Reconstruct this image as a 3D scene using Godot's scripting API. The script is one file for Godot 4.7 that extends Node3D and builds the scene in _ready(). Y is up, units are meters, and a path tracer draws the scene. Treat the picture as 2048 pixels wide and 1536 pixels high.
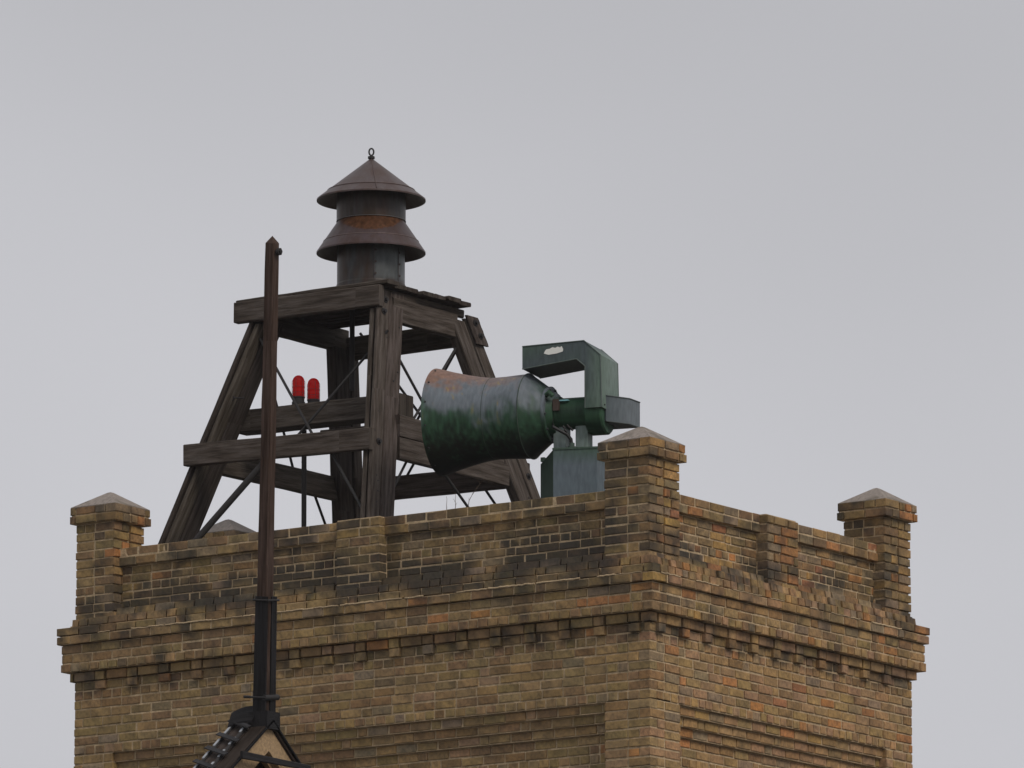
extends Node3D
# A brick hose tower with a timber siren frame, two sirens, a wooden pole and a gable in front, in the rain.
# Plan axes: a runs along the broad (left) face away from the near corner, b along the narrow (right) face, z up from the cornice.

const H0 := 11.84          # height of the cornice slab above the ground
const W := 5.745
const D := 3.879
const SN := 0.43
const ST := 0.40
const HC := 0.0755         # one brick course
var rng := RandomNumberGenerator.new()
var n_big := FastNoiseLite.new()
var n_mid := FastNoiseLite.new()
var n_fine := FastNoiseLite.new()
var org := Vector3.ZERO
var M := {}
var bricks: Array = []
var used := {}

func P(a: float, b: float, z: float) -> Vector3:
	return Vector3(-a, z + H0, -b)

# ---------------------------------------------------------------- helpers
func numbered(called: String) -> String:
	if not used.has(called):
		used[called] = 0
		return called
	used[called] += 1
	return "%s_%03d" % [called, used[called]]

func begin() -> SurfaceTool:
	var st := SurfaceTool.new()
	st.begin(Mesh.PRIMITIVE_TRIANGLES)
	return st

func put(called: String, st: SurfaceTool, m: Material, parent: Node, at := Vector3.ZERO) -> MeshInstance3D:
	var o := MeshInstance3D.new()
	o.mesh = st.commit()
	o.name = called
	o.material_override = m
	o.position = at
	parent.add_child(o, true)
	return o

func thing(called: String, label: String, category: String, at: Vector3, group := "", turn := 0.0) -> Node3D:
	var o := Node3D.new()
	o.name = numbered(called)
	add_child(o)
	o.position = at
	o.rotation.y = turn
	o.set_meta("label", label)
	o.set_meta("category", category)
	if group != "":
		o.set_meta("group", group)
	org = at
	return o

func tri(st: SurfaceTool, p: Array, n: Array, c: Array, uv: Array) -> void:
	# clockwise seen from outside
	var g: Vector3 = (p[0] - p[2]).cross(p[0] - p[1])
	var s: Vector3 = n[0] + n[1] + n[2]
	var order := [0, 1, 2] if g.dot(s) > 0 else [0, 2, 1]
	for i in order:
		st.set_normal(n[i])
		st.set_color(c[i])
		st.set_uv(uv[i])
		st.add_vertex(p[i] - org)

func fan(st: SurfaceTool, pts: Array, out: Vector3, cols: Array, uvs := []) -> void:
	var n := Vector3.ZERO
	for i in range(1, pts.size() - 1):
		n += (pts[i] - pts[0]).cross(pts[i + 1] - pts[0])
	if n.length() < 1e-12:
		return
	n = n.normalized()
	if n.dot(out) < 0:
		n = -n
	for i in range(1, pts.size() - 1):
		var u := [Vector2.ZERO, Vector2.ZERO, Vector2.ZERO]
		if uvs.size():
			u = [uvs[0], uvs[i], uvs[i + 1]]
		tri(st, [pts[0], pts[i], pts[i + 1]], [n, n, n], [cols[0], cols[i], cols[i + 1]], u)

func same(c: Color, k: int) -> Array:
	var r := []
	for i in k:
		r.append(c)
	return r

func loft(st: SurfaceTool, secs: Array, c: Color, v0 := 0.0, smooth := false, closed_ends := true) -> void:
	# secs: rings of equal size; flat sided solid between them
	var k: int = secs[0].size()
	var cen := []
	for s in secs:
		var m := Vector3.ZERO
		for p in s:
			m += p
		cen.append(m / k)
	var v := v0
	var u0 := rng.randf() * 3.0
	for j in range(secs.size() - 1):
		var dl: float = (cen[j + 1] - cen[j]).length()
		var u := u0
		for i in k:
			var i2 := (i + 1) % k
			var a: Vector3 = secs[j][i]
			var b: Vector3 = secs[j][i2]
			var d: Vector3 = secs[j + 1][i]
			var e: Vector3 = secs[j + 1][i2]
			var du: float = (b - a).length()
			var uv := [Vector2(u, v), Vector2(u + du, v), Vector2(u + du, v + dl), Vector2(u, v + dl)]
			u += du
			if smooth:
				var na: Vector3 = (a - cen[j]).normalized()
				var nb: Vector3 = (b - cen[j]).normalized()
				var nd: Vector3 = (d - cen[j + 1]).normalized()
				var ne: Vector3 = (e - cen[j + 1]).normalized()
				tri(st, [a, b, e], [na, nb, ne], [c, c, c], [uv[0], uv[1], uv[2]])
				tri(st, [a, e, d], [na, ne, nd], [c, c, c], [uv[0], uv[2], uv[3]])
			else:
				fan(st, [a, b, e, d], (a + b + d + e) / 4.0 - (cen[j] + cen[j + 1]) / 2.0, [c, c, c, c], uv)
		v += dl
	if closed_ends:
		for q in [0, secs.size() - 1]:
			var out: Vector3 = cen[0] - cen[1] if q == 0 else cen[q] - cen[q - 1]
			var uvs := []
			for p in secs[q]:
				uvs.append(Vector2(p.x + p.z, p.y) * 0.4)
			fan(st, secs[q], out, same(c * 0.8, k), uvs)

func rect_ring(o: Vector3, ux: Vector3, uy: Vector3, w: float, h: float, ch: float, j := 0.0) -> Array:
	# ux * [0, w], uy * [0, h], corners cut by ch
	var r := []
	for q in [[ch, 0], [w - ch, 0], [w, ch], [w, h - ch], [w - ch, h], [ch, h], [0, h - ch], [0, ch]]:
		r.append(o + ux * (q[0] + rng.randf_range(-j, j)) + uy * (q[1] + rng.randf_range(-j, j)))
	return r

func timber(called: String, parent: Node, p0: Vector3, p1: Vector3, ux: Vector3, uy: Vector3, w: float, h: float, tone := 1.0, seg := 5, m := "wood") -> MeshInstance3D:
	# a plank whose cross section [0,w] x [0,h] runs from p0 to p1
	var st := begin()
	var secs := []
	for i in seg + 1:
		var t := float(i) / seg
		var e := 0.0025
		secs.append(rect_ring(p0.lerp(p1, t), ux, uy, w, h, 0.008, e))
	var k := tone * rng.randf_range(0.88, 1.12)
	loft(st, secs, Color(k, k * rng.randf_range(0.96, 1.02), k * rng.randf_range(0.93, 1.02)), rng.randf() * 5.0)
	return put(called, st, M[m], parent)

func ring(c: Vector3, ax: Vector3, r: float, k: int) -> Array:
	var u := ax.cross(Vector3(0.31, 0.9, 0.27)).normalized()
	var v := ax.cross(u).normalized()
	var o := []
	for i in k:
		var t := TAU * i / k
		o.append(c + (u * cos(t) + v * sin(t)) * r)
	return o

func tube(st: SurfaceTool, pts: Array, r: float, k := 8, c := Color.WHITE, r1 := -1.0) -> void:
	var secs := []
	for i in pts.size():
		var ax: Vector3 = pts[min(i + 1, pts.size() - 1)] - pts[max(i - 1, 0)]
		var rr := r if r1 < 0 else lerpf(r, r1, float(i) / (pts.size() - 1))
		secs.append(ring(pts[i], ax.normalized(), rr, k))
	loft(st, secs, c, 0.0, true)

func rod(called: String, parent: Node, p0: Vector3, p1: Vector3, r: float, m := "iron", k := 8) -> MeshInstance3D:
	var st := begin()
	tube(st, [p0, p1], r, k)
	return put(called, st, M[m], parent)

func lathe(st: SurfaceTool, o: Vector3, ax: Vector3, prof: Array, k: int, colour: Callable, skip_smooth := false) -> void:
	# prof: [along, radius] pairs, outside on the left hand when walking along the axis is not needed: normals point away from the profile's walk
	var u := ax.cross(Vector3(0.31, 0.1, 0.94)).normalized()
	var v := ax.cross(u).normalized()
	for j in range(prof.size() - 1):
		var t0: float = prof[j][0]
		var r0: float = prof[j][1]
		var t1: float = prof[j + 1][0]
		var r1: float = prof[j + 1][1]
		var sl := Vector2(-(r1 - r0), t1 - t0)   # (axis, radial)
		if sl.length() < 1e-7:
			continue
		sl = sl.normalized()
		for i in k:
			var q := []
			var nn := []
			var cc := []
			var uv := []
			for s in [[i, t0, r0], [i + 1, t0, r0], [i + 1, t1, r1], [i, t1, r1]]:
				var an: float = TAU * s[0] / k
				var rad: Vector3 = u * cos(an) + v * sin(an)
				var p: Vector3 = o + ax * s[1] + rad * s[2]
				q.append(p)
				nn.append((ax * sl.x + rad * sl.y).normalized())
				cc.append(colour.call(p))
				uv.append(Vector2(float(s[0]) / k, s[1]))
			if r0 > 1e-6:
				tri(st, [q[0], q[1], q[2]], [nn[0], nn[1], nn[2]], [cc[0], cc[1], cc[2]], [uv[0], uv[1], uv[2]])
			if r1 > 1e-6:
				tri(st, [q[0], q[2], q[3]], [nn[0], nn[2], nn[3]], [cc[0], cc[2], cc[3]], [uv[0], uv[2], uv[3]])

func box(st: SurfaceTool, lo: Vector3, hi: Vector3, c := Color.WHITE) -> void:
	var mid := (lo + hi) / 2.0
	var p := []
	for i in 8:
		p.append(Vector3(hi.x if i & 1 else lo.x, hi.y if i & 2 else lo.y, hi.z if i & 4 else lo.z))
	for f in [[0, 1, 3, 2], [4, 5, 7, 6], [0, 1, 5, 4], [2, 3, 7, 6], [0, 2, 6, 4], [1, 3, 7, 5]]:
		var q := [p[f[0]], p[f[1]], p[f[2]], p[f[3]]]
		fan(st, q, (q[0] + q[2]) / 2.0 - mid, [c, c, c, c], [Vector2(0, 0), Vector2(1, 0), Vector2(1, 1), Vector2(0, 1)])

func abox(st: SurfaceTool, a0: float, a1: float, b0: float, b1: float, z0: float, z1: float, c := Color.WHITE) -> void:
	var p := P(a0, b0, z0)
	var q := P(a1, b1, z1)
	box(st, Vector3(min(p.x, q.x), min(p.y, q.y), min(p.z, q.z)), Vector3(max(p.x, q.x), max(p.y, q.y), max(p.z, q.z)), c)

func prism(st: SurfaceTool, poly: PackedVector2Array, place: Callable, d0: float, d1: float, colour: Callable) -> void:
	# poly extruded from depth d0 to d1; place(x, y, depth) gives the point
	var idx := Geometry2D.triangulate_polygon(poly)
	var front: Vector3 = place.call(0, 0, d0) - place.call(0, 0, d1)
	for e in [[d0, front], [d1, -front]]:
		for i in range(0, idx.size(), 3):
			var q := []
			var cc := []
			for j in 3:
				var p: Vector3 = place.call(poly[idx[i + j]].x, poly[idx[i + j]].y, e[0])
				q.append(p)
				cc.append(colour.call(p))
			fan(st, q, e[1], cc)
	var ccw := not Geometry2D.is_polygon_clockwise(poly)
	for i in poly.size():
		var a := poly[i]
		var b := poly[(i + 1) % poly.size()]
		var n2 := Vector2(b.y - a.y, a.x - b.x) * (1.0 if ccw else -1.0)
		var out: Vector3 = place.call(n2.x, n2.y, 0) - place.call(0, 0, 0)
		var q := [place.call(a.x, a.y, d0), place.call(b.x, b.y, d0), place.call(b.x, b.y, d1), place.call(a.x, a.y, d1)]
		fan(st, q, out, [colour.call(q[0]), colour.call(q[1]), colour.call(q[2]), colour.call(q[3])])

# ---------------------------------------------------------------- materials
func noise(f: float, seed_: int, oct := 4) -> FastNoiseLite:
	var n := FastNoiseLite.new()
	n.noise_type = FastNoiseLite.TYPE_SIMPLEX_SMOOTH
	n.frequency = f
	n.seed = seed_
	n.fractal_octaves = oct
	return n

func grain_image(w: int, h: int, f: Callable) -> Image:
	var im := Image.create(w, h, false, Image.FORMAT_RGB8)
	for y in h:
		for x in w:
			im.set_pixel(x, y, f.call(x, y))
	return im

func tex(im: Image) -> ImageTexture:
	im.generate_mipmaps()
	return ImageTexture.create_from_image(im)

func mat(col: Color, rough: float, metal := 0.0) -> StandardMaterial3D:
	var m := StandardMaterial3D.new()
	m.albedo_color = col.linear_to_srgb()
	m.roughness = rough
	m.metallic = metal
	return m

func seamless(n: FastNoiseLite, x: float, y: float, w: float, h: float) -> float:
	var bx: float = x / w
	var by: float = y / h
	return n.get_noise_2d(x, y) * (1 - bx) * (1 - by) + n.get_noise_2d(x - w, y) * bx * (1 - by) + n.get_noise_2d(x, y - h) * (1 - bx) * by + n.get_noise_2d(x - w, y - h) * bx * by

func make_materials() -> void:
	var n1 := noise(0.03, 3, 5)
	var n2 := noise(0.16, 4, 3)
	# brick: pitted, sooty grain that multiplies the tone of each brick
	var fb := func(x, y):
		var v: float = 0.80 + 0.55 * seamless(n1, x, y, 256, 256) + 0.38 * seamless(n2, x, y, 256, 256)
		v = clampf(v, 0.22, 1.0)
		return Color(v, v, v).linear_to_srgb()
	var brick_tex := tex(grain_image(256, 256, fb))
	var hb := func(x, y):
		var v: float = clampf(0.5 + 0.6 * seamless(n2, x, y, 256, 256) + 0.4 * seamless(n1, x, y, 256, 256), 0, 1)
		return Color(v, v, v)
	var bump_tex := tex(grain_image(256, 256, hb))
	var m := mat(Color.WHITE, 0.78)
	m.vertex_color_use_as_albedo = true
	m.albedo_texture = brick_tex
	m.uv1_triplanar = true
	m.uv1_world_triplanar = true
	m.uv1_scale = Vector3(2.9, 2.9, 2.9)
	m.heightmap_enabled = true
	m.heightmap_texture = bump_tex
	m.heightmap_scale = 0.35
	M.brick = m
	m = m.duplicate()
	m.albedo_color = Color(0.60, 0.450, 0.275).linear_to_srgb()
	m.uv1_scale = Vector3(1.7, 1.7, 1.7)
	m.heightmap_scale = 0.8
	m.roughness = 0.95
	M.mortar = m
	m = m.duplicate()
	m.albedo_color = Color(0.335, 0.285, 0.245).linear_to_srgb()
	m.uv1_scale = Vector3(3.3, 3.3, 3.3)
	m.heightmap_scale = 0.3
	m.roughness = 0.8
	M.cement = m
	# weathered timber, grain along v
	var w1 := noise(0.05, 11, 4)
	var w2 := noise(0.09, 12, 4)
	var w3 := noise(0.02, 13, 3)
	var fw := func(x, y):
		var g: float = w1.get_noise_2d(x * 4.2, y * 0.09)
		var s: float = w2.get_noise_2d(x * 5.0, y * 0.16 + 400)
		var l: float = w3.get_noise_2d(x, y * 0.35)
		var v: float = 0.70 + 0.34 * g + 0.20 * s + 0.5 * l
		if s < -0.30:
			v *= 0.45
		v = clampf(v, 0.10, 1.25) * 0.8
		var t: float = clampf(0.5 + l * 1.2, 0, 1)
		return Color(v, v * lerpf(0.93, 1.0, t), v * lerpf(0.84, 1.0, t)).linear_to_srgb()
	var wood_tex := tex(grain_image(512, 512, fw))
	m = mat(Color(0.150, 0.124, 0.107), 0.80)
	m.metallic_specular = 0.28
	m.vertex_color_use_as_albedo = true
	m.albedo_texture = wood_tex
	m.uv1_scale = Vector3(1.9, 0.55, 1)
	m.heightmap_enabled = true
	m.heightmap_texture = wood_tex
	m.heightmap_scale = 0.25
	M.wood = m
	m = m.duplicate()
	m.albedo_color = Color(0.125, 0.083, 0.067).linear_to_srgb()
	m.uv1_scale = Vector3(2.4, 0.4, 1)
	m.metallic_specular = 0.25
	M.pole = m
	m = m.duplicate()
	m.albedo_color = Color(0.036, 0.034, 0.037).linear_to_srgb()
	m.roughness = 0.5
	M.sleeve = m
	m = m.duplicate()
	m = M.brick.duplicate()
	m.albedo_color = Color(0.47, 0.32, 0.175).linear_to_srgb()
	m.uv1_scale = Vector3(4.5, 4.5, 4.5)
	M.barge = m
	m = M.wood.duplicate()
	m.albedo_color = Color(0.10, 0.078, 0.068).linear_to_srgb()
	M.roof_board = m
	# painted and rusted sheet metal: colour from the vertices, streaked by a vertical stain
	var r1 := noise(0.035, 21, 5)
	var fs := func(x, y):
		var v: float = 0.86 + 0.4 * seamless(r1, x * 1.0, y, 256, 256)
		v = clampf(v, 0.35, 1.0)
		return Color(v, v, v).linear_to_srgb()
	var sheet_tex := tex(grain_image(256, 256, fs))
	m = mat(Color.WHITE, 0.60)
	m.metallic_specular = 0.35
	m.vertex_color_use_as_albedo = true
	m.albedo_texture = sheet_tex
	m.uv1_triplanar = true
	m.uv1_scale = Vector3(3.2, 0.8, 3.2)
	M.sheet = m
	m = m.duplicate()
	m.roughness = 0.42
	m.metallic = 0.25
	M.siren = m
	M.iron = mat(Color(0.020, 0.018, 0.018), 0.75)
	M.rust = mat(Color(0.055, 0.036, 0.027), 0.75)
	M.rubber = mat(Color(0.012, 0.012, 0.013), 0.45)
	M.bright = mat(Color(0.34, 0.36, 0.39), 0.35)
	M.label = mat(Color(0.78, 0.78, 0.74), 0.8)
	M.teal = mat(Color(0.25, 0.55, 0.60), 0.5)
	M.lens = mat(Color(0.50, 0.020, 0.016), 0.14)
	M.lens.clearcoat_enabled = true
	M.lens.backlight_enabled = true
	M.lens.backlight = Color(1.2, 0.04, 0.03)
	M.lens.transparency = BaseMaterial3D.TRANSPARENCY_ALPHA
	M.lens.albedo_color.a = 0.80
	M.reflector = mat(Color(0.75, 0.16, 0.06), 0.35)
	M.lens_core = mat(Color(0.25, 0.006, 0.006), 0.3)
	M.stem = mat(Color(0.09, 0.062, 0.045), 0.9)
	M.earth = mat(Color(0.11, 0.105, 0.09), 0.95)

# ---------------------------------------------------------------- bricks
const TONES := {
	"olive": Color(0.335, 0.228, 0.093), "tan": Color(0.392, 0.256, 0.108), "yellow": Color(0.480, 0.300, 0.100),
	"brown": Color(0.305, 0.184, 0.080), "orange": Color(0.460, 0.215, 0.072), "red": Color(0.380, 0.165, 0.072),
	"pink": Color(0.395, 0.243, 0.124), "grey": Color(0.305, 0.222, 0.128), "dark": Color(0.190, 0.132, 0.068)}

func pick(face: String, z: float) -> Color:
	var r := rng.randf()
	var l := [["olive", 0.37], ["tan", 0.24], ["brown", 0.26], ["pink", 0.06], ["grey", 0.05], ["orange", 0.014], ["dark", 0.008], ["red", 0.003]]
	if face == "R":
		l = [["olive", 0.07], ["tan", 0.38], ["brown", 0.14], ["pink", 0.26], ["grey", 0.09], ["orange", 0.045], ["yellow", 0.012], ["red", 0.015]]
	if z > 0.19:
		l = [["olive", 0.32], ["tan", 0.20], ["brown", 0.24], ["grey", 0.13], ["orange", 0.025], ["dark", 0.05], ["yellow", 0.01], ["red", 0.0]]
		if face == "R":
			l = [["olive", 0.16], ["tan", 0.20], ["brown", 0.14], ["grey", 0.24], ["orange", 0.13], ["dark", 0.04], ["yellow", 0.06], ["red", 0.03]]
	elif z > -0.2 and z < -0.0:
		l = [["olive", 0.20], ["tan", 0.24], ["brown", 0.34], ["grey", 0.08], ["orange", 0.10], ["dark", 0.03], ["red", 0.01]]
	for q in l:
		r -= q[1]
		if r <= 0:
			var k := rng.randf_range(0.89, 1.10)
			var c: Color = TONES[q[0]]
			if face == "R":
				c = Color(c.r * 1.12, c.g * 1.06, c.b)
			return Color(c.r * k * rng.randf_range(0.95, 1.05), c.g * k, c.b * k * rng.randf_range(0.88, 1.12))
	return TONES.olive

func soot_shade(face: String, p: Vector3) -> float:
	# sooty and lichen stains, plus ledge shadow painted in; 0 clean .. 1 black. p = (a, b, z)
	var s: float = p.x if face == "L" else p.y + 40.0
	var z := p.z
	var n: float = n_big.get_noise_2d(s * 0.9, z * 2.6)
	var n2: float = n_mid.get_noise_2d(s * 2.6, z * 0.7)
	var n3: float = n_mid.get_noise_2d(s * 1.5 + 50.0, z * 3.0)
	var m: float = n_fine.get_noise_2d(s, z)
	var v := 0.0
	if z > 0.0:
		var low := exp(-pow((z - 0.31) / 0.20, 2.0))
		v = low * (0.62 + 1.1 * n + 1.0 * n3) + 0.10 + 0.5 * n2
		if z > 0.62 and z < 0.85:
			v += 0.16 + 0.4 * n3
		if z > 0.98:
			v += 0.22
		if face == "R":
			v *= 0.6
			v += 0.05
		elif s < 0.46 and z > 0.3 and z < 1.0:
			v += 0.30
		elif s < 1.7:
			v += 0.20 * clampf(1.0 - z, 0, 1)
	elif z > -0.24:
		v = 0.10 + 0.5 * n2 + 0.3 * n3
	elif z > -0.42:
		v = 0.30 + 0.5 * n2  # dirt plus the shadow under the cornice ledges, put into the brick colour
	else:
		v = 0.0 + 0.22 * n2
	return clampf(smoothstep(-0.08, 0.9, v + m * 0.45), 0.0, 0.88)

func brick_col(c: Color, face: String, p: Vector3, edge: bool) -> Color:
	var s := soot_shade(face, p)
	var e := n_fine.get_noise_3d(p.x * 2.0 + 9.0, p.y * 2.0, p.z * 3.0)
	var k := (1.0 - s) * (1.0 + 0.55 * e)
	if edge:
		k *= 0.92
	var soot_shade_c := Color(0.030, 0.026, 0.019)
	return Color(c.r * k + soot_shade_c.r * s, c.g * k + soot_shade_c.g * s, c.b * k + soot_shade_c.b * s)

func add_brick(face: String, s0: float, s1: float, plane: float, z0: float, z1: float, depth: float, c: Color, lean := 0.0) -> void:
	bricks.append({"f": face, "s0": s0, "s1": s1, "p": plane, "z0": z0, "z1": z1, "d": depth, "c": c, "lean": lean})

func map_face(face: String, s: float, dd: float, z: float) -> Vector3:
	# (along, into the wall, up) -> plan coordinates (a, b, z)
	return Vector3(s, dd, z) if face == "L" else Vector3(dd, s, z)

func emit_brick(st: SurfaceTool, k: Dictionary) -> void:
	rng.seed = hash(Vector3(k.s0 * 7.1, k.z0 * 13.7, 3.0 if k.f == "L" else 5.0))
	var r := 0.0034
	var j := 0.0032
	var pl: float = k.p + rng.randf_range(-0.0045, 0.0010)
	var s := [k.s0 + rng.randf_range(-j, j), 0.0, 0.0, k.s1 + rng.randf_range(-j, j)]
	var z := [k.z0 + rng.randf_range(-j, j), k.z1 + rng.randf_range(-j, j)]
	var roll := rng.randf_range(-0.010, 0.010)
	var cut := rng.randf_range(0.0, 1.0)
	var ins := [s[0] + r * rng.randf_range(0.5, 1.7), 0.0, 0.0, s[3] - r * rng.randf_range(0.5, 1.7)]
	ins[1] = lerpf(ins[0], ins[3], rng.randf_range(0.28, 0.40))
	ins[2] = lerpf(ins[0], ins[3], rng.randf_range(0.60, 0.72))
	s[1] = ins[1]
	s[2] = ins[2]
	var sm: float = (s[0] + s[3]) / 2.0
	var top_in := []
	var bot_in := []
	var top_r := []
	var bot_r := []
	var top_b := []
	var bot_b := []
	for i in 4:
		var dz: float = (s[i] - sm) * roll
		var wob := rng.randf_range(-0.002, 0.002)
		var rt := r * rng.randf_range(0.5, 1.6)
		var rb := r * rng.randf_range(0.5, 1.6)
		if cut > 0.9 and i > 1:
			rt *= 2.4
		top_in.append(map_face(k.f, ins[i], pl + k.lean + wob, z[1] + dz - rt))
		bot_in.append(map_face(k.f, ins[i], pl + wob + rng.randf_range(-0.0015, 0.0015), z[0] + dz + rb))
		top_r.append(map_face(k.f, s[i], pl + k.lean + r, z[1] + dz))
		bot_r.append(map_face(k.f, s[i], pl + r, z[0] + dz))
		top_b.append(map_face(k.f, s[i], pl + k.d, z[1] + dz))
		bot_b.append(map_face(k.f, s[i], pl + k.d, z[0] + dz))
	var out := map_face(k.f, 0, -1, 0)
	var along := map_face(k.f, 1, 0, 0)
	var up := Vector3(0, 0, 1)
	var quads := []
	for i in 3:
		quads.append([[bot_in[i], bot_in[i + 1], top_in[i + 1], top_in[i]], out, 0])
		quads.append([[top_in[i], top_in[i + 1], top_r[i + 1], top_r[i]], out + up, 1])
		quads.append([[bot_in[i], bot_in[i + 1], bot_r[i + 1], bot_r[i]], out - up, 1])
		quads.append([[top_r[i], top_r[i + 1], top_b[i + 1], top_b[i]], up, 0])
		quads.append([[bot_r[i], bot_r[i + 1], bot_b[i + 1], bot_b[i]], -up, 0])
	for e in [[0, -1], [3, 1]]:
		var i: int = e[0]
		quads.append([[bot_in[i], top_in[i], top_r[i], bot_r[i]], out + along * e[1], 1])
		quads.append([[bot_r[i], top_r[i], top_b[i], bot_b[i]], along * e[1], 0])
	for q in quads:
		var pts := []
		var cols := []
		for p in q[0]:
			pts.append(P(p.x, p.y, p.z))
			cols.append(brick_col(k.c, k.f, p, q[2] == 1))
		fan(st, pts, P(q[1].x, q[1].y, q[1].z) - P(0, 0, 0), cols)

func lay(face: String, s0: float, s1: float, plane: float, z: float, ch: float, kind := "S", first_deep := false, phase := 0.0, depth := 0.05, lean := 0.0, rough := 0.0) -> void:
	# one course from s0 to s1
	var s := s0
	var first := true
	var jt := 0.0140
	var odd := phase
	while s < s1 - 0.02:
		var l := 0.2075
		if kind == "H":
			l = 0.0985
		elif kind == "M":
			l = 0.2075 if rng.randf() > 0.4 else 0.0985
		elif rng.randf() < 0.10:
			l = 0.0985
		l += rng.randf_range(-0.006, 0.006)
		if first and phase > 0.0:
			l = phase
		var e := s + l
		if s1 - e < 0.055:
			e = s1
		var c := pick(face, z)
		var pr := plane + rng.randf_range(-rough, rough)
		add_brick(face, s + (0.0 if first else jt * 0.5), min(e, s1) - (0.0 if e >= s1 - 1e-4 else jt * 0.5), pr, z + jt * 0.5, z + ch - jt * 0.5, 0.1 if first and first_deep else depth, c, lean)
		s = e
		first = false

func pair(aplane: float, bplane: float, a_end: float, b_end: float, z: float, ch: float, i: int, kind := "S", depth := 0.05, lean := 0.0, rough := 0.0, a_from := -9.0, b_from := -9.0) -> void:
	# a course that turns the corner (a = aplane, b = bplane): the corner brick alternates between the faces
	if i % 2 == 0:
		lay("L", aplane, a_end, bplane, z, ch, kind, true, 0.2075 if kind != "H" else 0.0, depth, lean, rough)
		lay("R", bplane + 0.110, b_end, aplane, z, ch, kind, false, 0.0985 + 0.005, depth, lean, rough)
	else:
		lay("R", bplane, b_end, aplane, z, ch, kind, true, 0.2075 if kind != "H" else 0.0, depth, lean, rough)
		lay("L", aplane + 0.110, a_end, bplane, z, ch, kind, false, 0.0985 + 0.005, depth, lean, rough)

func pier_courses(a0: float, a1: float, b0: float, b1: float, z0: float, n: int) -> void:
	for i in n:
		pair(a0, b0, a1, b1, z0 + i * HC, HC, i, "S", 0.05, 0.0, 0.0035)
	for i in 2:
		var o := 0.042 - 0.004 * i
		pair(a0 - o, b0 - o, a1 + o, b1 + o, z0 + n * HC + i * 0.075, 0.075, i, "M", 0.1, 0.0, 0.003)

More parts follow.
